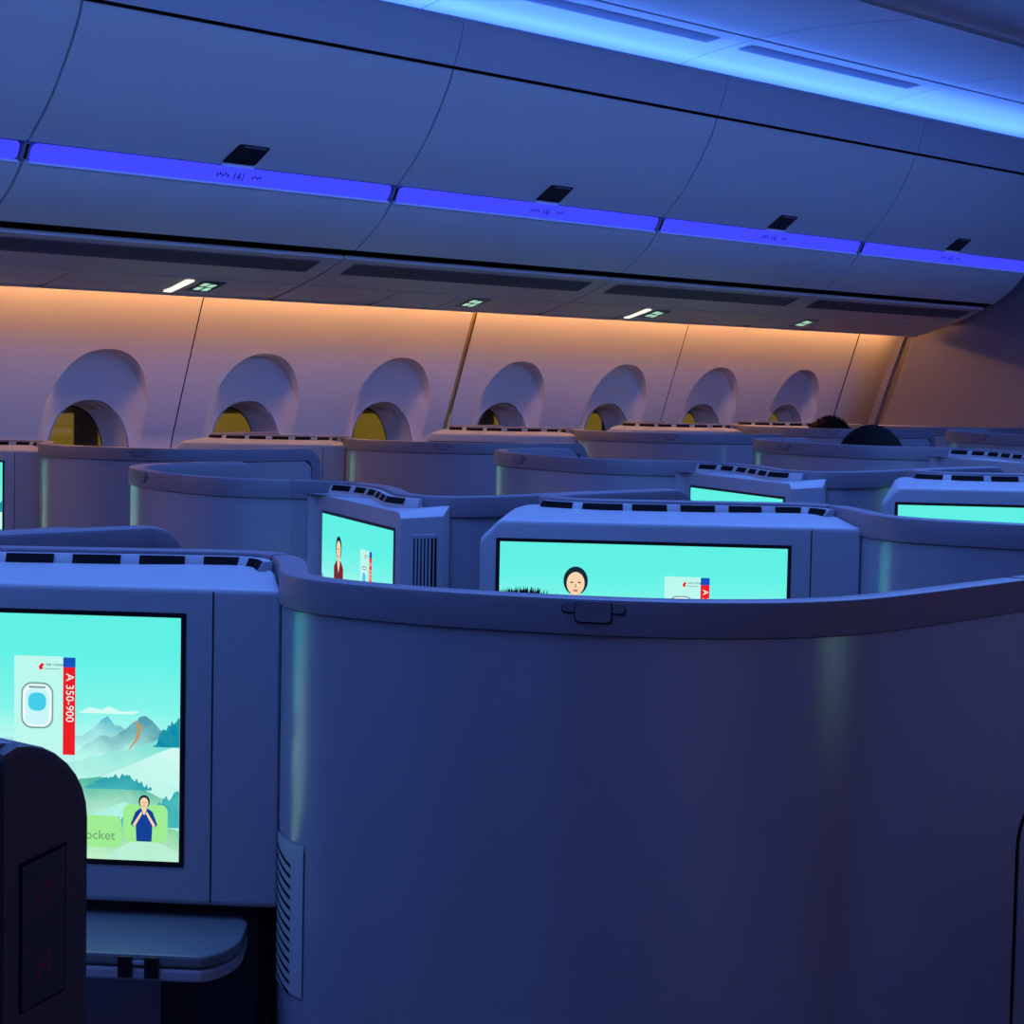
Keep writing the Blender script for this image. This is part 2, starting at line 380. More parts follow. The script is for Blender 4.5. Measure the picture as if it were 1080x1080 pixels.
        fl(ridge(.0, 1, [(0, .6), (.3, .56), (.55, .62), (.74, .6), (.82, .56), (.9, .53), (1, .47)], .75, .006), 2, 'scr_m3')
        fl([(.885, .42), (.905, .45), (.895, .50), (.87, .55), (.865, .57), (.872, .54), (.888, .50), (.895, .46)], 3, 'scr_wall')
        fl([(.74, .74), (.79, .665), (.86, .62), (.95, .55), (1, .52), (1, .72)], 3, 'scr_mist')
        fl(ridge(.93, 1, [(.93, .54), (.95, .48), (.97, .44), (1, .41)], .53, .012, 24), 4, 'scr_tree')
        fl(ridge(0, 1, [(0, .72), (.4, .68), (.7, .70), (.76, .67), (.84, .66), (.9, .70), (1, .77)], .9, .005), 4, 'scr_m4')
        fl(ridge(.76, .93, [(.76, .70), (.79, .675), (.83, .65), (.88, .66), (.93, .70)], .71, .012, 40), 5, 'scr_tree')
        fl([(.0, .83), (.5, .79), (.74, .84), (.86, .76), (.95, .80), (1, .84), (1, .92), (0, .92)], 5, 'scr_mist')
        fl(ridge(0, 1, [(0, .90), (.5, .86), (.75, .88), (.84, .84), (.95, .86), (1, .87)], 1.0, .004), 6, 'scr_m5')
        fl(ridge(.82, 1, [(.82, .86), (.87, .81), (.92, .82), (.96, .75), (1, .71)], .86, .015, 40), 7, 'scr_tree')
        fl([(.80, 1.0), (.86, .94), (.91, .90), (.96, .93), (1, .96), (1, 1)], 7, 'scr_m4')
        # boarding card
        fl([(.578, .172), (.703, .172), (.703, .80), (.578, .80)], 8, 'scr_card')
        fl([(.703, .175), (.734, .175), (.734, .215), (.703, .215)], 8, 'scr_blue')
        fl([(.703, .215), (.734, .215), (.734, .575), (.703, .575)], 8, 'scr_red')
        def ur(cx, cy, w_, h_, r_): return [(cx+a_/asp, cy+b_) for a_, b_ in rrect(w_, h_, r_)]
        fl(ur(.637, .375, .135, .19, .045), 9, 'scr_grey'); fl(ur(.637, .375, .122, .176, .04), 10, 'scr_white'); fl(ur(.637, .38, .098, .148, .03), 11, 'scr_winw')
        fl(ur(.637, .36, .075, .075, .03), 12, 'scr_win'); fl(ur(.637, .300, .07, .008, .003), 12, 'scr_grey')
        fl([(.640, .215), (.648, .20), (.655, .205), (.650, .215), (.652, .225), (.643, .228)], 9, 'scr_red')
        def txt(s_, size, u, v_, lay, mm, rot=False, bold=0):
            tv, tf = text_mesh(s_, size); o_ = .0017+lay*.00013
            if rot: pts = [U(u-b_/asp+0, v_+a_, o_) for a_, b_, _ in tv]
            else: pts = [U(u+a_/asp, v_-b_, o_) for a_, b_, _ in tv]
            mb = MB(); mb.add(pts, tf); B(mb, 'screen_text', M[mm], sc_, recalc=False)
        txt('A 350-900', .082, .7095+.014, .235, 10, 'scr_white', True) if False else None
        tv, tf = text_mesh('A 350-900', .047); o_ = .0017+10*.00013
        mb = MB(); mb.add([U(.711+b_/asp, .24+a_*1.0, o_) for a_, b_, _ in tv], tf); B(mb, 'screen_text', M['scr_white'], sc_, recalc=False)
        txt('AIR CHINA', .0150, .659, .211, 10, 'scr_dark')
        fl([(.655, .222), (.695, .222), (.695, .225), (.655, .225)], 9, 'scr_grey')
        # caption pill and sign interpreter
        fl(ur(.775, .885, .26, .13, .03), 8, 'scr_pill'); txt('pocket', .055, .745, .918, 11, 'scr_text')
        fl(ur(.915, .845, .185, .155, .03), 8, 'scr_pill')
        def cx_(pts, u, v_, s_): return [(u+a_*s_/asp, v_+b_*s_) for a_, b_ in pts]
        def presenter(u, v_, s_, hair, suit, lay, arms=True):
            fl(cx_([(-.17, 1.0), (-.2, .35), (-.1, .27), (.1, .27), (.2, .35), (.17, 1.0)], u, v_, s_), lay, suit)
            fl(cx_([(-.05, .2), (.05, .2), (.055, .3), (0, .42), (-.055, .3)], u, v_, s_), lay+1, 'scr_skin')
            fl(cx_([(.125*math.cos(a_*.3), .11+.145*math.sin(a_*.3)) for a_ in range(21)], u, v_, s_), lay+1, hair)
            fl(cx_([(.092*math.cos(a_*.3), .135+.115*math.sin(a_*.3)) for a_ in range(21)], u, v_, s_), lay+2, 'scr_skin')
            for e_ in (-.038, .038):
                fl(cx_([(e_-.018, .12), (e_+.018, .12), (e_+.015, .132), (e_-.015, .132)], u, v_, s_), lay+3, 'scr_hair')
            fl(cx_([(-.028, .20), (.028, .20), (.015, .216), (-.015, .216)], u, v_, s_), lay+3, 'scr_lip')
            fl(cx_([(-.008, .14), (.004, .14), (.012, .175), (-.01, .178)], u, v_, s_), lay+3, 'scr_wall')
            if arms:
                for q_ in (-1, 1):
                    fl(cx_([(q_*.2, .36), (q_*.30, .62), (q_*.24, .68), (q_*.12, .40)], u, v_, s_), lay+2, suit)
                    fl(cx_([(q_*.26, .64), (q_*.07, .34), (q_*.03, .36), (q_*.2, .66)], u, v_, s_), lay+3, 'scr_skin')
        presenter(.912, .735, .185, 'scr_hair', 'scr_suit', 9)
        presenter(.268, .150, .56, 'scr_hair', 'scr_dress', 9, False)
    # ---- folded table under the console
    tz = .812
    tp = [(.990, 1.860), (1.120, 1.681), (1.238, 1.519), (1.268, 1.488), (1.318, 1.502), (1.375, 1.552), (1.40, 1.60), (1.22, 1.98), (1.09, 1.94)]
    for (za, zb_, m_, nm) in ((tz-.012, tz, M['table'], 'table_leaf'), (tz-.026, tz-.0135, M['tabedge'], 'table_lower_leaf')):
        mb = MB(); pl = [tuple(q) for q in catmull([Vector(q) for q in tp[:6]], .01)]+tp[6:]
        mb.prism(pl, lambda c: (c[0], c[1], za), lambda c: (c[0], c[1], zb_)); tb = B(mb, nm, m_, root, bevel=.003)
    hd = Vector((-.588, .809)); hn = Vector((-.809, -.588)); h0 = Vector((1.238, 1.519))
    def hb(sa, sb, oa, ob, za, zb2, nm, m_):
        c_ = [h0+hd*sa+hn*oa, h0+hd*sb+hn*oa, h0+hd*sb+hn*ob, h0+hd*sa+hn*ob]
        mb = MB(); mb.prism([tuple(q) for q in c_], lambda c: (c[0], c[1], za), lambda c: (c[0], c[1], zb2)); B(mb, nm, m_, tb, bevel=.0015)
    hb(.004, .018, -.012, .003, tz-.023, tz-.002, 'table_hinge', M['black']); hb(.030, .044, -.012, .003, tz-.023, tz-.002, 'table_hinge', M['black'])
    hb(.012, .036, -.01, .0015, tz-.011, tz-.006, 'table_hinge_bar', M['tabedge'])
    # recess wall under the console, shade beneath the table painted into its colour
    mb = MB(); mb.box(1.43, 1.45, 1.60, 1.98, .02, .83); B(mb, 'footwell_panel', M['shade_dark'])
    # seat inside the pod
    mb = MB(); mb.box(1.48, 1.60, 1.16, 1.56, .42, 1.08); B(mb, 'seat_back', M['seat'], root, bevel=.05, bseg=3, smooth=True)
    mb = MB(); mb.box(1.58, 1.95, 1.10, 1.58, .30, .46); B(mb, 'seat_cushion', M['seat'], root, bevel=.04, bseg=3, smooth=True)
    mb = MB(); mb.box(1.60, 1.88, 1.15, 1.53, .02, .31); B(mb, 'seat_base', M['shade_dark'], root)
    if placard:
        # shaded end post with the seat number, its unlit tone painted in
        post = []
        w_, r_ = .056, .05
        for k_ in range(9):
            a_ = math.radians(90*k_/8); post.append((wing_end-r_+.004+r_*math.sin(a_), ZR-.002-r_+r_*math.cos(a_)))
        post = [(wing_end-w_, .05), (wing_end-w_, ZR-.006), ]+post+[(wing_end+.004, .05)]
        mb = MB(); mb.prism(post, lambda c: (c[0], .972, c[1]), lambda c: (c[0], 1.012, c[1])); po = B(mb, 'end_post', M['shade_dark'], root, bevel=.004)
        x0, x1 = wing_end-.045, wing_end-.013
        mb = MB(); mb.prism([(x0, 1.015), (x1, 1.023), (x1, 1.112), (x0, 1.104)], lambda c: (c[0], .9712, c[1]), lambda c: (c[0], .975, c[1])); B(mb, 'placard_edge', M['groove'], po)
        mb = MB(); mb.prism([(x0+.001, 1.0165), (x1-.001, 1.0245), (x1-.001, 1.1105), (x0+.001, 1.1025)], lambda c: (c[0], .9704, c[1]), lambda c: (c[0], .974, c[1])); pl_ = B(mb, 'number_placard', M['placard'], po)
        for s_, z_, xo in (('17', 1.072, .009), ('H', 1.032, .0105)):
            tv, tf = text_mesh(s_, .023); mb = MB(); mb.add([(x0+xo+a_*.62, .9701, z_+b_+a_*.25) for a_, b_, _ in tv], tf); B(mb, 'placard_lettering', M['redtext'], pl_, recalc=False)
    return root

def copy_tree(o, parent=None):
    c = o.copy(); C.objects.link(c); c.parent = parent
    for ch in list(o.children): copy_tree(ch, c)
    return c
def place(root, dx, dy, dz, label, cat='seat pod', group=None, zref=None):
    root.location = (dx, dy, 0)
    tgt = ZR+SL*dx+dz; root.scale = (1, 1, tgt/ZR)
    tag(root, label, cat, group); return root

GA, GB, GC = 'cabin seat pods nearest the camera column', 'cabin seat pods across the centre divider', 'cabin seat pods along the window wall'
podA = make_pod('seat_pod', False, 2.12)
pod0 = make_pod('seat_pod', False, 1.90, picture=False, placard=True)
podB = make_pod('seat_pod', True, 1.88)
podC = make_pod('seat_pod', False, 1.90, 1.62)
place(pod0, -1.168, 0, 0, 'nearest seat pod at lower left, its dark rounded end bearing a red number placard', group=GA)
place(podA, 0, 0, 0, 'large curved grey-blue foreground pod shell, joined to the biggest lit screen', group=GA)
lab = ['pod with wide frontal screen showing a woman, right behind the foreground shell',
       'pod with thin sliver of lit screen at right edge, behind the frontal screen pod',
       'frontal-facing pod at right edge just before the bulkhead rows, behind the sliver of lit screen',
       'farthest frontal-facing pod in the near centre column, mostly beyond the right edge']
for i in range(4): place(copy_tree(podA), 1.1*(i+1), 0, 0, lab[i], group=GA)
labB = ['angled pod whose rounded divider end shows above the foreground console',
        'angled pod with side vents and a turquoise screen seen obliquely, left of centre',
        'angled pod with a thin wedge of turquoise screen, right of centre behind the frontal screen',
        'angled pod with a dark-haired passenger\'s head above its rim',
        'angled pod at the far right in front of the bulkhead']
for i in range(5): place(podB if i == 0 else copy_tree(podB), 1.1*i+(0 if i == 0 else .0), 0, -.012, labB[i], group=GB)
labC = ['window-side pod at left edge with rounded end, under the first window',
        'window-side pod with peach-lit console top between the first and third windows',
        'window-side pod below the fourth and fifth windows',
        'window-side pod below the sixth window',
        'window-side pod below the last window, next to the bulkhead']
for i, X in enumerate((3.262, 4.387, 5.503, 6.505, 7.30)): place(podC if i == 0 else copy_tree(podC), X-1.395, 3.0, (-.028, -.042, -.040, -.045, -.055)[i], labC[i], group=GC)

# ------------------------------------------------------------------ overhead bins
def extr(profile, x0, x1, name, m, parent=None, **k):
    mb = MB(); mb.prism(profile, lambda c: (x0, c[0], c[1]), lambda c: (x1, c[0], c[1])); return mb.build(name, m, parent, **k)
def thick(line, t, up=True):
    """closed profile from an open (Y,z) line, thickness t to the outboard/upper side"""
    L = [Vector(p) for p in line]; o = []
    for i, p in enumerate(L):
        a = L[max(0, i-1)]; b = L[min(len(L)-1, i+1)]; d = (b-a).normalized(); nn = Vector((-d.y, d.x))
        if nn.x < 0 and abs(nn.x) > .2 or (abs(nn.x) <= .2 and nn.y < 0): nn = -nn
        o.append(p+nn*t)
    return [tuple(p) for p in L]+[tuple(p) for p in o[::-1]]
doorL = catmull([(3.970, 2.232), (3.985, 2.19), (4.025, 2.115), (4.095, 2.010), (4.180, 1.920)], .02)
lowL = catmull([(4.203, 1.872), (4.235, 1.830), (4.285, 1.783), (4.350, 1.738)], .02)
seams = [.43, 1.70, 2.97, 4.24, 5.505, 6.77, 8.04]
binlab = ['overhead bin at the top left corner, cut by the frame', 'largest full overhead bin above the first two windows, at upper left', 'overhead bin second from left, above the gold wall trim',
          'overhead bin third from left, above the fifth window', 'overhead bin at the right edge beside the bulkhead']
def y_at(line, z):
    for a, b in zip(line, line[1:]):
        if (a[1]-z)*(b[1]-z) <= 0: return a[0]+(b[0]-a[0])*(a[1]-z)/(a[1]-b[1]+1e-9)
for i in range(2, len(seams)):
    a, b = seams[i-1]+.004, seams[i]-.004
    if i == len(seams)-1: b = 8.12
    mid = (seams[i-1]+seams[i])/2+.04
    r = empty('overhead_bin', ((a+b)/2, 4.2, 1.85))
    def add(o):
        o.parent = r; o.location = -r.location; return o
    tag(r, binlab[i-2], 'overhead bin', 'overhead bins')
    door = add(extr(thick(doorL, .02), a, b, 'bin_door', M['bin'], smooth=True))
    add(extr(thick(lowL, .02), a, b, 'bin_bottom', M['bin'], smooth=True))
    add(extr([(4.22, 1.93), (4.6, 1.9), (4.6, 2.30), (4.05, 2.30)], a, b, 'bin_body', M['groove']))
    # blue light strip with rounded ends
    pts = rrect(b-a-.03, .044, .014, cx=(a+b)/2)
    def F(c, o): t = c[1]/.044+.5; return (c[0], 4.203-.02*t-o, 1.874+.044*t)
    mb = MB(); mb.prism(pts, lambda c: F(c, -.006), lambda c: F(c, .0015)); ls = add(mb.build('light_strip', M['blue_led']))
    mb = MB(); mb.box(a+.012, b-.012, 4.198, 4.206, 1.869, 1.8745); add(mb.build('strip_lip', M['blue_edge']))
    mb = MB(); mb.box(a, b, 4.215, 4.24, 1.868, 1.93); add(mb.build('strip_backing', M['clip']))
    mb = MB(); mb.prism(rrect(.020, .042, .008, cx=b+.002), lambda c: F(c, -.004), lambda c: F(c, .006)); add(mb.build('strip_connector', M['clip']))
    mb = MB(); mb.prism(rrect(.008, .036, .003, cx=b+.004), lambda c: F(c, .005), lambda c: F(c, .0066)); add(mb.build('connector_slot', M['groove']))
    # latch
    lat = [(-.072, 0), (.045, 0), (.062, .047), (-.048, .047)]
    def G(c, o): z = 1.925+c[1]; y = y_at(doorL, z); return (mid+c[0], y-o, z)
    def rq(q, r_): 
        out = []
        n_ = len(q)
        for k_ in range(n_):
            p0, p1, p2 = Vector(q[k_-1]), Vector(q[k_]), Vector(q[(k_+1) % n_])
            for s_ in (0, .33, .67, 1): 
                A_ = p1+(p0-p1).normalized()*r_; B_ = p1+(p2-p1).normalized()*r_; out.append(tuple((A_*(1-s_)+p1*s_)*(1-s_)+(p1*(1-s_)+B_*s_)*s_))
        return out
    mb = MB(); mb.prism(rq(lat, .008), lambda c: G(c, -.004), lambda c: G(c, .0012)); lo = add(mb.build('bin_latch', M['latch']))
    mb = MB(); mb.prism(rq([(-.028, .040), (.048, .040), (.047, .0435), (-.027, .0435)], .001), lambda c: G(c, .001), lambda c: G(c, .003)); add(mb.build('latch_grip', M['clip']))
    mb = MB(); mb.box(mid-.062, mid+.045, 4.176, 4.186, 1.917, 1.921); add(mb.build('latch_lip', M['blue_edge']))
    # small printed number
    tv, tf = text_mesh('141', .030)
    mb = MB(); mb.add([F((mid-.018+p[0], -.012+p[1]), .0022) for p in tv], tf); add(mb.build('strip_number', M['printtxt'], recalc=False))
    mb = MB()
    for q_ in range(5): mb.add([F((mid-.072+.009*q_+dx_, -.006+(q_ % 2)*.004+dz_), .0022) for dx_, dz_ in ((0, 0), (.005, .001), (.006, .006), (.001, .008))], [(0, 1, 2, 3)])
    for q_ in range(4): mb.add([F((mid+.050+.009*q_+dx_, -.004+(q_ % 2)*.003+dz_), .0022) for dx_, dz_ in ((0, 0), (.006, .001), (.006, .005), (.001, .006))], [(0, 1, 2, 3)])
    add(mb.build('strip_pictogram', M['printtxt'], recalc=False))
# fascia band over the bins
fL = catmull([(3.966, 2.242), (3.950, 2.285), (3.934, 2.34), (3.934, 2.366), (3.950, 2.376)], .02)
for i in range(1, len(seams)):
    a, b = seams[i-1]+.002, seams[i]-.002
    if i == len(seams)-1: b = 8.55
    o = extr(thick(fL, .02), a, b, 'trim_%d' % i, M['fascia'], smooth=True); tag(o, kind='structure')
o = extr([(4.02, 2.22), (4.2, 2.22), (4.2, 2.36), (3.985, 2.36)], -.5, 8.6, 'trim_20', M['groove']); tag(o, kind='structure')
o = extr([(3.985, 2.25), (4.20, 2.25), (4.20, 2.19), (4.01, 2.19)], -.5, 8.2, 'trim_21', M['groove']); tag(o, kind='structure')
# ------------------------------------------------------------------ service panels
psuL = [(4.395, 1.7150), (4.48, 1.6760), (4.575, 1.6420)]
psuL2 = [(4.578, 1.640), (4.66, 1.614), (4.71, 1.602), (4.722, 1.606)]
pl_lab = ['service panel with a long air grille at the left edge under the first bin', 'service panel with a painted glint on its reading lamp above the first two windows', 'service panel with a lit sign left of the gold trim', 'service panel with a painted glint on its reading lamp above the fifth window', 'service panel nearest the bulkhead with a lit sign', 'service panel']
def PY(t): # along psuL by fraction
    a, b, c = [Vector(q) for q in psuL]
    return a+(b-a)*(t*2) if t < .5 else b+(c-b)*(t*2-1)
pse = [.43, 1.70, 2.97, 4.24, 5.505, 6.77, 8.12]
for i in range(2, len(pse)):
    a, b = pse[i-1]+.004, pse[i]-.004
    r = empty('service_panel', ((a+b)/2, 4.5, 1.65))
    def add(o, par=None):
        o.parent = r; o.location = -r.location; return o
    tag(r, pl_lab[i-2] if i > 1 else 'service panel beyond the left edge of the frame', 'service panel', 'passenger service panels')
    add(extr(thick(psuL, .012), a, b, 'inboard_panel', M['psu'], smooth=True))
    for (c0, c1) in ((a, a+.42), (a+.424, b)):
        add(extr(thick(psuL2, .012), c0, c1-.002, 'outboard_panel', M['psu'], smooth=True))
    # grille
    mb = MB(); g0, g1 = a+.06, b-.07
    def GP(x, t, o): p = PY(t); return (x, p.x-.38*o, p.y-.92*o)
    mb.add([GP(g0, .12, .001), GP(g1, .12, .001), GP(g1, .52, .001), GP(g0, .52, .001)], [(0, 1, 2, 3)]); add(mb.build('air_grille', M['vent']))
    mb = MB(); nb = 130
    for q_ in range(nb):
        x = g0+(g1-g0)*(q_+.3)/nb; w_ = (g1-g0)/nb*.35
        mb.add([GP(x, .14, .0025), GP(x+w_, .14, .0025), GP(x+w_, .50, .0025), GP(x, .50, .0025)], [(0, 1, 2, 3)])
    add(mb.build('grille_bars', M['groove']))
    # reading lamp, its reflected highlight painted as glow, and sign
    def GQ(x, t, o):
        p = Vector(psuL2[0])*(1-t)+Vector(psuL2[2])*t; return (x, p.x-.25*o, p.y-.96*o)
    if i in (2, 3, 4, 5, 6):
        lx = {2: 2.62, 3: 3.865, 4: 5.02, 5: 6.02, 6: 7.02}[i]
        onl = i in (3, 5)
        if i != 2:
            mb = MB(); mb.prism(rrect(.03, .80, .015, cy=.5), lambda c: GQ(lx-.045+c[0], c[1], 0), lambda c: GQ(lx-.045+c[0], c[1], .004)); add(mb.build('reading_lamp', M['lamp_glint'] if onl else M['psu']))
            mb = MB(); mb.prism(rrect(.09, .66, .02, cy=.45), lambda c: GQ(lx+.05+c[0], c[1], 0), lambda c: GQ(lx+.05+c[0], c[1], .003)); add(mb.build('sign_lens', M['signbase']))
            mb = MB()
            for (u_, v_) in ((-.02, .3), (.012, .36), (-.016, .56), (.018, .6)):
                mb.prism(rrect(.022, .17, .006, cx=u_, cy=v_), lambda c: GQ(lx+.05+c[0], c[1], .002), lambda c: GQ(lx+.05+c[0], c[1], .004))
            add(mb.build('lit_symbols', M['sign_on']))
# box behind the panels
o = extr([(4.42, 1.735), (4.70, 1.655), (4.90, 1.70), (4.95, 1.80), (4.6, 1.95), (4.36, 1.78)], -.5, 8.2, 'trim_22', M['groove']); tag(o, kind='structure')
o = extr([(4.960, 1.662), (4.978, 1.657), (4.986, 1.666), (4.968, 1.673)], .3, 8.45, 'wall_wash_light', M['warm_led']); tag(o, 'warm amber light strip hidden above the window wall', 'light strip')

# ------------------------------------------------------------------ window wall
def wy(z):
    P_ = [(.0, 5.15), (.6, 5.27), (1.15, 5.20), (1.35, 5.135), (1.62, 5.045), (1.95, 4.90)]
    for (a, ya), (b, yb) in zip(P_, P_[1:]):
        if a <= z <= b: return ya+(yb-ya)*(z-a)/(b-a)
wx = [2.637, 3.283]+[3.93+.6465*k for k in range(7)]
def se(a, th, ex=2.4, w=1, h=1): c, s = math.cos(th), math.sin(th); r = (abs(c/w)**ex+abs(s/h)**ex)**(-1/ex); return r*c, r*s
OC = 1.09   # opening centre height
RC = 1.16
YO = 5.212
def window_cell(xc, x0, x1, zlo, zhi):
    NT = 96; v = []; f = []
    rings = []
    def W(x, z): return (x, wy(z), z)
    bnd = []; outl = []
    for k in range(NT):
        th = 2*math.pi*k/NT; c, s = math.cos(th), math.sin(th)
        tx = ((x1-xc) if c > 0 else (xc-x0))/max(1e-6, abs(c)); tz = ((zhi-RC) if s > 0 else (RC-zlo))/max(1e-6, abs(s)); t = min(tx, tz)
        bnd.append((xc+t*c, RC+t*s)); outl.append((se(0, th, 2.3, .205, .278)[0]+xc, se(0, th, 2.3, .205, .278)[1]+RC))
    for q in (0, .25, .5, .75, 1): rings.append([W(bnd[k][0]*(1-q)+outl[k][0]*q, bnd[k][1]*(1-q)+outl[k][1]*q) for k in range(NT)])
    def yrec(x, z, q):   # q 0 at outline, 1 at opening
        base = wy(z); tgt = max(base+.004, min(YO, base+.042))
        top_ = max(0, min(1, (z-1.20)/.12)); top_ = top_*top_*(3-2*top_)
        qq = q*q*(3-2*q)
        rz = abs((z-RC)/.278); hwid = .205*max(0, 1-min(1, rz)**2.3)**(1/2.3)
        lat = max(0, min(1, (hwid-abs(x-xc))/.085)); lat = lat*lat*(3-2*lat)
        ca = (z-RC)/max(1e-5, math.hypot(x-xc, z-RC)); hw = max(0, min(1, (ca-.38)/.55)); hw = hw*hw*(3-2*hw)
        soft = base+(tgt-base)*max(lat*.9, qq)
        hard = base+(tgt-base)*min(1, .25+q*14)
        return soft*(1-hw)+hard*hw
    opn = [(xc+.003+se(0, 2*math.pi*k/NT, 2.3, .156, .190)[0], OC+se(0, 2*math.pi*k/NT, 2.3, .150, .190)[1]) for k in range(NT)]
    for q in (.0, .03, .06, .15, .3, .5, .7, .85, 1):
        rings.append([((outl[k][0]*(1-q)+opn[k][0]*q), yrec(outl[k][0]*(1-q)+opn[k][0]*q, outl[k][1]*(1-q)+opn[k][1]*q, q), outl[k][1]*(1-q)+opn[k][1]*q) for k in range(NT)])
    for r_ in rings: v += r_
    for i in range(len(rings)-1):
        for k in range(NT): f.append([i*NT+k, i*NT+(k+1) % NT, (i+1)*NT+(k+1) % NT, (i+1)*NT+k])
    op = rings[-1]
    return v, f, op, opn
wnum = 0
cells = []
bounds = [(2.31, 2.96), (2.96, 3.607), (3.607, 4.254), (4.254, 4.90), (4.90, 5.525), (5.57, 6.193), (6.193, 6.84), (6.84, 7.486), (7.486, 8.16)]
pieces = [[0], [1, 2], [3, 4], [5, 6], [7, 8]]
for pc_ in pieces:
    mb = MB()
    for ci in pc_:
        x0, x1 = bounds[ci]
        if ci == pc_[0]: x0 += .0025
        if ci == pc_[-1]: x1 -= .0025
        v, f, op, opn = window_cell(wx[ci], x0, x1, .35, 1.78); mb.add(v, f)
        # window: reveal, gasket line, glass
        wnum += 1; xc = wx[ci]; NT = len(op)
        w = empty('window_%d' % wnum, (xc, 5.25, OC)); tag(w, kind='structure')
        def add(o): o.parent = w; o.location = -w.location; return o
        vv = list(op); ff = []
        sec = [(.004, 1.0), (.012, .965), (.04, .955), (.043, .94), (.105, .91), (.110, .885)]
        for (dy, sx) in sec: vv += [(xc+(opn[k][0]-xc)*sx, YO+dy, OC+(opn[k][1]-OC)*sx) for k in range(NT)]
        for i in range(len(sec)):
            for k in range(NT): ff.append([i*NT+k, i*NT+(k+1) % NT, (i+1)*NT+(k+1) % NT, (i+1)*NT+k])
        add(mk('window_reveal', vv, ff, M['reveal'], smooth='full' and True, recalc=False))
        # dark gasket ring and trim line
        def ring(r0, r1, y0, nm, m_):
            a_ = [(xc+(opn[k][0]-xc)*r0, y0, OC+(opn[k][1]-OC)*r0) for k in range(NT)]+[(xc+(opn[k][0]-xc)*r1, y0, OC+(opn[k][1]-OC)*r1) for k in range(NT)]
            add(mk(nm, a_, [[k, (k+1) % NT, NT+(k+1) % NT, NT+k] for k in range(NT)], m_, recalc=False))
        ring(1.025, .985, YO-.001, 'window_trim_line', M['vent']); ring(.895, .868, YO+.108, 'window_gasket', M['black'])
        if 'glass' not in M:
            g = bpy.data.materials.new('window glass'); g.use_nodes = True; nt = g.node_tree
            for n_ in list(nt.nodes): nt.nodes.remove(n_)
            oo = nt.nodes.new('ShaderNodeOutputMaterial'); t_ = nt.nodes.new('ShaderNodeBsdfTransparent'); g_ = nt.nodes.new('ShaderNodeBsdfGlossy'); mx = nt.nodes.new('ShaderNodeMixShader')
            t_.inputs[0].default_value = (.85, .82, .7, 1); g_.inputs['Roughness'].default_value = .02; mx.inputs[0].default_value = .06
            nt.links.new(t_.outputs[0], mx.inputs[1]); nt.links.new(g_.outputs[0], mx.inputs[2]); nt.links.new(mx.outputs[0], oo.inputs[0]); M['glass'] = g
        a_ = [(xc+(opn[k][0]-xc)*.88, YO+.109, OC+(opn[k][1]-OC)*.88) for k in range(NT)]+[(xc+(opn[k][0]-xc)*.88, YO+.115, OC+(opn[k][1]-OC)*.88) for k in range(NT)]
        add(mk('window_pane', a_, [list(range(NT)), list(range(NT, 2*NT))[::-1]]+[[k, (k+1) % NT, NT+(k+1) % NT, NT+k] for k in range(NT)], M['glass']))
        # small light-coloured tab at the crown of the opening
        mb2 = MB(); cz = OC+.190
        mb2.prism(rrect(.062, .010, .0048, cx=xc+.003, cy=cz+.0055), lambda c: (c[0], YO-.005, c[1]), lambda c: (c[0], YO+.004, c[1])); add(mb2.build('crown_tab', M['tabw'], bevel=.002))
    o = mb.build('wall_right', M['wall'], smooth=True, recalc=False); tag(o, kind='structure')
def strip_wall(x0, x1, name, m, off=0., z0=.35, z1=1.78):
    zs = [z0, .6, .9, 1.15, 1.35, 1.62, z1]; v = []; f = []
    for z in zs: v += [(x0, wy(z)+off, z), (x1, wy(z)+off, z)]
    for i in range(len(zs)-1): f.append([2*i, 2*i+1, 2*i+3, 2*i+2])
    o = mk(name, v, f, m, recalc=False); tag(o, kind='structure'); return o
strip_wall(-2.0, 2.31, 'wall_right', M['wall'])
strip_wall(5.525, 5.545, 'trim_30', M['gold'], .004)
strip_wall(5.545, 5.5725, 'trim_31', M['wall'], -.002)
strip_wall(8.16, 8.175, 'trim_32', M['wall'], -.006)
strip_wall(8.17, 8.60, 'wall_right', M['wall'], .002)
for sx_ in (2.31, 2.96, 4.254, 5.525, 6.84, 8.16): strip_wall(sx_-.02, sx_+.02, 'wall_right', M['groove'], .006)
o = mk('wall_right', [(-2, 4.95, 0), (8.6, 4.95, 0), (8.6, 5.27, .36), (-2, 5.27, .36)], [(0, 1, 2, 3)], M['wall']); tag(o, kind='structure')

# bulkhead
def bulkhead():
    mb = MB()
    mb.prism([(4.965, .0), (4.975, .9), (4.945, 1.21), (4.86, 1.42), (4.79, 1.62), (4.60, 1.95), (4.2, 2.40), (3.6, 2.55), (-1.6, 2.55), (-1.6, 0)], lambda c: (8.2, c[0], c[1]), lambda c: (8.26, c[0], c[1]))
    o = mb.build('wall_front', M['bulk'], bevel=.012); tag(o, kind='structure')
bulkhead()
mb = MB(); mb.box(8.16, 8.2, -1.6, 4.94, 1.165, 1.195); o = mb.build('trim_33', M['psu'], bevel=.006); tag(o, kind='structure')
mb = MB(); mb.box(8.12, 8.2, -1.6, 4.94, .0, 1.165); o = mb.build('wall_front', M['shell']); tag(o, kind='structure')
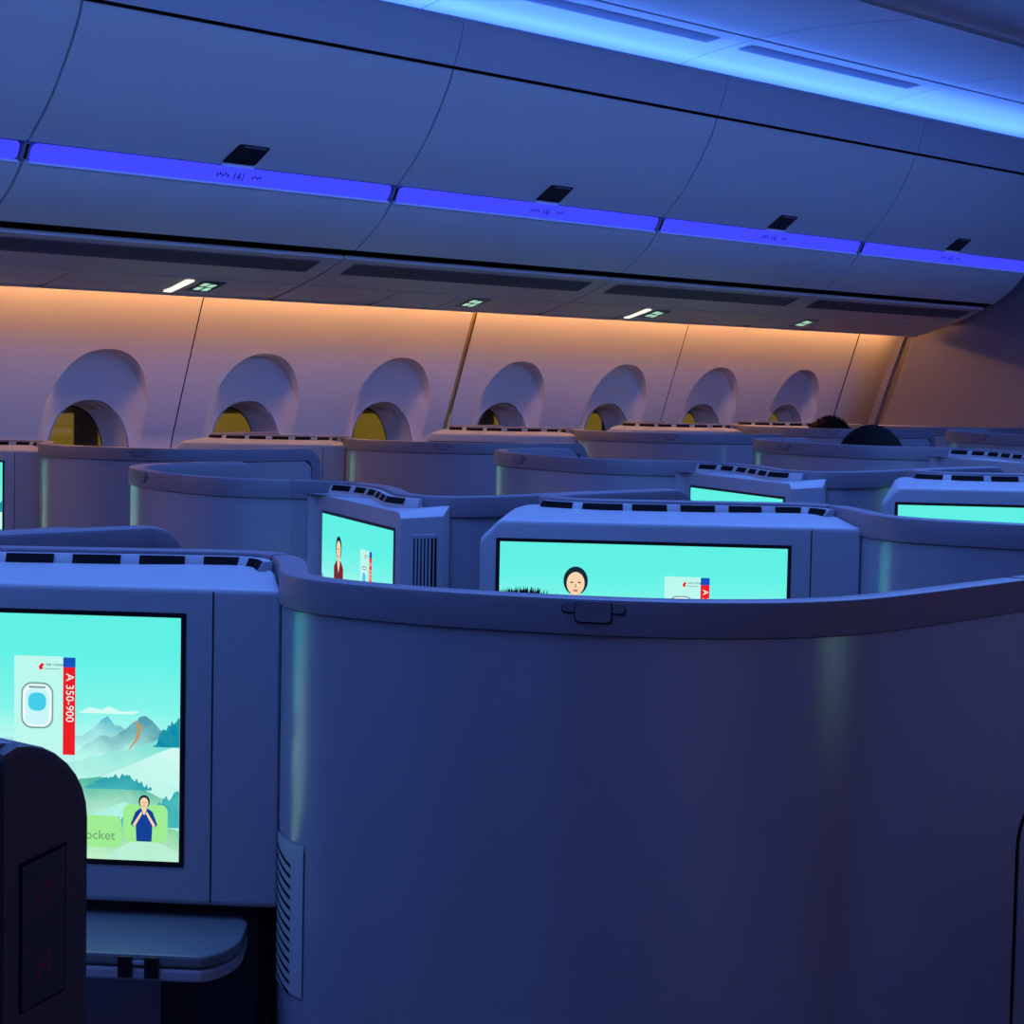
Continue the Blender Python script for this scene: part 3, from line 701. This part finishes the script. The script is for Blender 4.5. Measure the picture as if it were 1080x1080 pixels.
# light edge moulding down the side of the bulkhead
v = []
for z, y in ((.9, 5.04), (1.21, 5.005), (1.42, 4.93), (1.62, 4.85)): v += [(8.17, y, z), (8.17, y-.035, z)]
mb = MB(); mb.prism([(5.035, .2), (5.04, .9), (5.005, 1.21), (4.93, 1.42), (4.855, 1.62), (4.82, 1.62), (4.895, 1.42), (4.97, 1.21), (5.0, .9), (5.0, .2)], lambda c: (8.19, c[0], c[1]), lambda c: (8.22, c[0], c[1]))
o = mb.build('trim_34', M['bulk']); tag(o, kind='structure')
mb = MB(); mb.box(8.56, 8.60, 4.6, 5.3, .0, 1.9); o = mb.build('wall_front', M['bulk']); tag(o, kind='structure')

# ------------------------------------------------------------------ ceiling
lowC = catmull([(4.33, 2.385), (4.25, 2.43), (4.13, 2.463), (4.02, 2.482), (3.905, 2.497)], .03)
upC = catmull([(3.895, 2.499), (3.7, 2.512), (3.45, 2.510), (3.25, 2.500)], .04)
bul = catmull([(3.245, 2.495), (3.20, 2.478), (3.12, 2.462), (3.02, 2.470), (2.96, 2.50), (2.94, 2.54)], .02)
cs = [-.6, .55, 1.82, 3.09, 4.36, 5.62, 6.89, 8.6]
for i in range(1, len(cs)):
    a, b = cs[i-1]+.003, cs[i]-.003
    o = extr(thick(lowC, .01), a, b, 'ceiling', M['ceiling'], smooth=True); tag(o, kind='structure')
    o = extr(thick(upC, .01), a, b, 'ceiling', M['ceiling'], smooth=True); tag(o, kind='structure')
    if i < len(cs)-1:
        mb = MB()
        mb.add([(a+.05, 3.955, 2.4895), (b-.12, 3.955, 2.4895), (b-.12, 4.015, 2.4805), (a+.05, 4.015, 2.4805)], [(0, 1, 2, 3)])
        o = mb.build('trim_%d' % (40+i), M['vent']); tag(o, kind='structure')
o = extr(thick(bul, .01), -.6, 8.6, 'ceiling', M['ceiling'], smooth=True); tag(o, kind='structure')
o = extr([(2.94, 2.56), (1.32, 2.56), (1.32, 2.58), (2.94, 2.58)], -.6, 8.6, 'ceiling', M['ceiling']); tag(o, kind='structure')
o = extr([(4.5, 2.52), (-1.7, 2.60), (-1.7, 2.66), (4.5, 2.62)], -2.5, 8.6, 'ceiling', M['groove']); tag(o, kind='structure')
# mirrored left half, for the light and for other views
def mir(L): return [(4.26-y, z) for y, z in L]
for L, nm in ((lowC, 0), (upC, 1), (bul, 2)):
    o = extr([(4.26-y, z) for y, z in thick(L, .01)], -2.0, 8.6, 'ceiling', M['ceiling'], smooth=True); tag(o, kind='structure')
o = extr([(4.11, 2.392), (4.17, 2.392), (4.17, 2.378), (4.11, 2.378)], -.6, 8.1, 'cove_light', M['cove_led']); tag(o, 'blue cove light strip above the window-side overhead bins', 'light strip')
o = extr([(.09, 2.392), (.15, 2.392), (.15, 2.378), (.09, 2.378)], -1.9, 8.1, 'cove_light', M['cove_led']); tag(o, 'blue cove light strip on the camera side of the ceiling, out of frame', 'light strip')
o = extr([(.3, 2.23), (-.45, 2.23), (-.45, 2.37), (.32, 2.37)], -2.0, 8.6, 'trim_60', M['fascia']); tag(o, kind='structure')
# shell closure
mb = MB(); mb.box(-2.5, 9.0, -1.7, 5.4, -.04, 0); o = mb.build('floor', M['carpet']); tag(o, kind='structure')
mb = MB(); mb.box(-2.5, 9.0, -1.06, -1.0, 0, 2.62); o = mb.build('wall_left', M['wall']); tag(o, kind='structure')
def mp(P_): return [(4.26-y, z) for y, z in P_]
o = extr(mp([(4.960, 1.662), (4.978, 1.657), (4.986, 1.666), (4.968, 1.673)]), -2.0, 8.05, 'wall_wash_light', M['warm_dim']); tag(o, 'warm amber light strip above the window wall on the camera side', 'light strip')
o = extr(mp([(4.183, 1.918), (4.203, 1.874), (4.215, 1.874), (4.195, 1.918)]), -2.0, 8.05, 'bin_edge_light', M['blue_led']); tag(o, 'blue light strip along the overhead bins on the camera side', 'light strip')
o = extr(mp(thick(doorL, .02)), -2.0, 8.1, 'trim_61', M['bin']); tag(o, kind='structure')
o = extr(mp(thick(lowL, .02)), -2.0, 8.1, 'trim_62', M['bin']); tag(o, kind='structure')
o = extr(mp(thick(psuL+psuL2[1:], .012)), -2.0, 8.1, 'trim_63', M['psu']); tag(o, kind='structure')
for i, dx_ in enumerate((-.15, .95)): place(copy_tree(podB), dx_, -3.0, -.04, ['seat pod ahead of the camera on the left wall, just outside the frame', 'seat pod farther ahead on the left wall, outside the frame'][i], group='seat pods on the camera side')
mb = MB(); mb.box(-2.56, -2.5, -1.75, 5.3, 0, 2.62); o = mb.build('wall_rear', M['bulk']); tag(o, kind='structure')

# ------------------------------------------------------------------ outside: apron and a lit terminal wall
mb = MB(); mb.box(-10, 90, 5.7, 60, -4.1, -4.0); o = mb.build('ground', M['tarmac']); tag(o, kind='structure')
r = empty('terminal_building', (40, 42, -4)); tag(r, 'yellow-lit terminal building seen dimly through the cabin windows', 'building')
M['termwall'] = mat('terminal wall', (.5, .36, .08), .8, noise=.4, nscale=.6)
M['termwin'] = emat('terminal lit window', (.2, .135, .015), 1.0)
M['termdark'] = mat('terminal roof', (.12, .09, .03), .8)
mb = MB(); mb.box(-30, 60, 0, 6, 0, 7); mb.build('wall', M['termwall'], r)
mb = MB(); mb.box(-32, 62, -1, 7, 7, 7.6); mb.build('roof', M['termdark'], r)
for k in range(30):
    mb = MB(); x = -29+3*k; mb.box(x, x+2.2, -.05, .05, 3.2, 4.3); mb.build('lit_window', M['termwin'], r)

# ------------------------------------------------------------------ passengers
def person(loc, label, zt, spiky=False, ang=0.0):
    """seated adult; loc = (x,y) of the pelvis, facing +X, zt = top of the head"""
    root = empty('person', (loc[0], loc[1], 0)); tag(root, label, 'person', 'seated passengers'); root.rotation_euler = (0, 0, ang)
    dz = zt-1.26
    J = {'pel': (0, 0, .56, .125), 'wa': (-.01, 0, .68, .115), 'ch': (-.02, 0, .85, .135), 'nk': (0, 0, 1.0, .058), 'nk2': (.012, 0, 1.05, .052), 'hd': (.02, 0, 1.12, .085), 'cr': (.01, 0, 1.17, .085)}
    for s, k in ((1, 'l'), (-1, 'r')):
        J['sh'+k] = (-.02, .17*s, .93, .06); J['el'+k] = (.05, .22*s, .68, .042); J['wr'+k] = (.28, .16*s, .64, .028); J['ha'+k] = (.35, .14*s, .64, .03)
        J['hp'+k] = (.03, .09*s, .53, .09); J['kn'+k] = (.30, .10*s, .50, .06); J['an'+k] = (.30, .10*s, .10, .04); J['to'+k] = (.38, .10*s, .05, .032)
        for q, (dy, ln) in enumerate(((-.026, .06), (-.009, .072), (.009, .075), (.026, .066))):
            J['f%d%s' % (q, k)] = (.385, (.14*s)+dy, .645, .0085); J['g%d%s' % (q, k)] = (.385+ln*.6, (.14*s)+dy, .638, .008); J['h%d%s' % (q, k)] = (.385+ln, (.14*s)+dy, .618, .007)
        J['t0'+k] = (.33, .14*s-.035*s, .64, .009); J['t1'+k] = (.365, .14*s-.058*s, .63, .008)
    E_ = [('pel', 'wa'), ('wa', 'ch'), ('ch', 'nk'), ('nk', 'nk2'), ('nk2', 'hd'), ('hd', 'cr')]
    for k in 'lr':
        E_ += [('ch', 'sh'+k), ('sh'+k, 'el'+k), ('el'+k, 'wr'+k), ('wr'+k, 'ha'+k), ('pel', 'hp'+k), ('hp'+k, 'kn'+k), ('kn'+k, 'an'+k), ('an'+k, 'to'+k), ('wr'+k, 't0'+k), ('t0'+k, 't1'+k)]
        for q in range(4): E_ += [('ha'+k, 'f%d%s' % (q, k)), ('f%d%s' % (q, k), 'g%d%s' % (q, k)), ('g%d%s' % (q, k), 'h%d%s' % (q, k))]
    keys = list(J); me = bpy.data.meshes.new('body')
    me.from_pydata([(J[k][0], J[k][1], J[k][2]+(dz if J[k][2] > .56 else 0)) for k in keys], [(keys.index(a), keys.index(b)) for a, b in E_], [])
    o = bpy.data.objects.new('body', me); C.objects.link(o); o.parent = root; me.materials.append(M['skin'])
    sk = o.modifiers.new('skin', 'SKIN'); sk.use_smooth_shade = True
    for i, k in enumerate(keys):
        me.skin_vertices[0].data[i].radius = (J[k][3], J[k][3]*(1.0 if k not in ('ch', 'pel', 'wa') else 1.25)); me.skin_vertices[0].data[i].use_root = (k == 'pel')
    ss = o.modifiers.new('sub', 'SUBSURF'); ss.levels = 1; ss.render_levels = 1
    def blob(nm, m_, c, rad, n1=24, n2=16, cut=None, jag=0, par=root):
        v = []; f = []; rr = random.Random(3)
        for i in range(n2+1):
            ph = math.pi*i/n2
            for j in range(n1):
                th = 2*math.pi*j/n1; j_ = 1+(rr.uniform(-jag, jag))
                v.append((c[0]+rad[0]*math.sin(ph)*math.cos(th)*j_, c[1]+rad[1]*math.sin(ph)*math.sin(th)*j_, c[2]+dz+rad[2]*math.cos(ph)*j_))
        for i in range(n2):
            for j in range(n1): f.append([i*n1+j, i*n1+(j+1) % n1, (i+1)*n1+(j+1) % n1, (i+1)*n1+j])
        if cut: f = [q for q in f if not cut(*[sum(v[k][d_] for k in q)/4 for d_ in range(3)])]
        return mk(nm, v, f, m_, par, smooth='full')
    blob('head', M['skin'], (.02, 0, 1.135), (.092, .076, .115), par=o)
    blob('nose', M['skin'], (.115, 0, 1.125), (.016, .012, .022), 10, 8, par=o)
    for s in (-1, 1):
        blob('ear', M['skin'], (.015, .078*s, 1.125), (.02, .01, .03), 10, 8, par=o); blob('eye', M['black'], (.103, .03*s, 1.15), (.008, .013, .007), 10, 8, par=o)
    blob('mouth', M['redtext'], (.104, 0, 1.085), (.008, .022, .006), 10, 6, par=o)
    blob('hair', M['hair'], (.008, 0, 1.155), (.103, .094, .106), 40, 24, cut=lambda x, y, z: z-dz < 1.165 and x > .055 or z-dz < 1.08, jag=.035 if spiky else .008)
    if spiky:
        mb = MB(); rr = random.Random(5)
        for _ in range(160):
            th = rr.uniform(0, 6.283); ph = rr.uniform(0, 1.1); d_ = Vector((math.sin(ph)*math.cos(th), math.sin(ph)*math.sin(th), math.cos(ph)))
            p = Vector((.008, 0, 1.15+dz))+Vector((d_.x*.1, d_.y*.09, d_.z*.1)); t_ = d_+Vector((rr.uniform(-.4, .4), rr.uniform(-.4, .4), .3)); q = p+t_.normalized()*.022
            mb.add([p+Vector((.004, 0, 0)), p+Vector((-.002, .004, 0)), p+Vector((-.002, -.004, 0)), q], [(0, 1, 3), (1, 2, 3), (2, 0, 3)])
        mb.build('hair_tufts', M['hair'], root)
    # shirt
    v = []; f = []
    for i, (z, rx, ry) in enumerate(((.5, .15, .18), (.62, .14, .165), (.75, .14, .175), (.88, .145, .2), (.95, .12, .19), (1.0, .08, .10), (1.02, .062, .066))):
        for j in range(24): th = 2*math.pi*j/24; v.append((-.012+rx*math.cos(th), ry*math.sin(th), z+dz*(z > .56)))
    for i in range(6):
        for j in range(24): f.append([i*24+j, i*24+(j+1) % 24, (i+1)*24+(j+1) % 24, (i+1)*24+j])
    mk('shirt', v, f, M['shirt'], root, smooth='full')
    return root
person((1.685, 1.465), 'passenger with spiky black hair tips showing above the foreground shell', 1.132, True)
person((3.87, 3.12), 'passenger whose dark hair barely shows above a rim in the middle', 1.183)
person((4.97, 3.03), 'passenger whose dark rounded head rises clearly above a rim at the right', 1.262)
person((6.85, 4.362), 'passenger with spiky black hair in front of the last window', 1.245, True)

# ------------------------------------------------------------------ lights
def area(name, loc, rot, sx, sy, power, col):
    l = bpy.data.lights.new(name, 'AREA'); l.shape = 'RECTANGLE'; l.size = sx; l.size_y = sy; l.energy = power; l.color = col
    o = bpy.data.objects.new(name, l); C.objects.link(o); o.location = loc; o.rotation_euler = rot; return o
# mood lighting from the centre ceiling
area('ceiling_mood_light', (3.3, 2.13, 2.545), (0, 0, 0), 9.0, 1.6, 235, (.125, .29, 1.0))
area('apron_flood_light', (30, 20, 18), (math.radians(-40), 0, 0), 30, 8, 650, (1, .75, .2))

w = bpy.data.worlds.new('World'); bpy.context.scene.world = w; w.use_nodes = True
w.node_tree.nodes['Background'].inputs[0].default_value = (.02, .02, .015, 1); w.node_tree.nodes['Background'].inputs[1].default_value = .3

# ------------------------------------------------------------------ camera
cam = bpy.data.cameras.new('Camera'); co = bpy.data.objects.new('Camera', cam); C.objects.link(co)
F_, R_, U_ = Vector((.7504, .6578, -.0647)), Vector((.6601, -.7510, .0200)), Vector((.0354, .0577, .9977))
F_.normalize(); R_ = (R_-F_*R_.dot(F_)).normalized(); U_ = R_.cross(F_)
mw = Matrix(((R_.x, U_.x, -F_.x, 0), (R_.y, U_.y, -F_.y, 0), (R_.z, U_.z, -F_.z, H), (0, 0, 0, 1)))
co.matrix_world = mw
cam.sensor_width = 36; cam.lens = 2160/1080*36; cam.clip_start = .05; cam.clip_end = 300
sc = bpy.context.scene; sc.camera = co
sc.view_settings.view_transform = 'Standard'; sc.view_settings.look = 'None'; sc.view_settings.exposure = 0; sc.view_settings.gamma = 1; sc.view_settings.use_curve_mapping = False
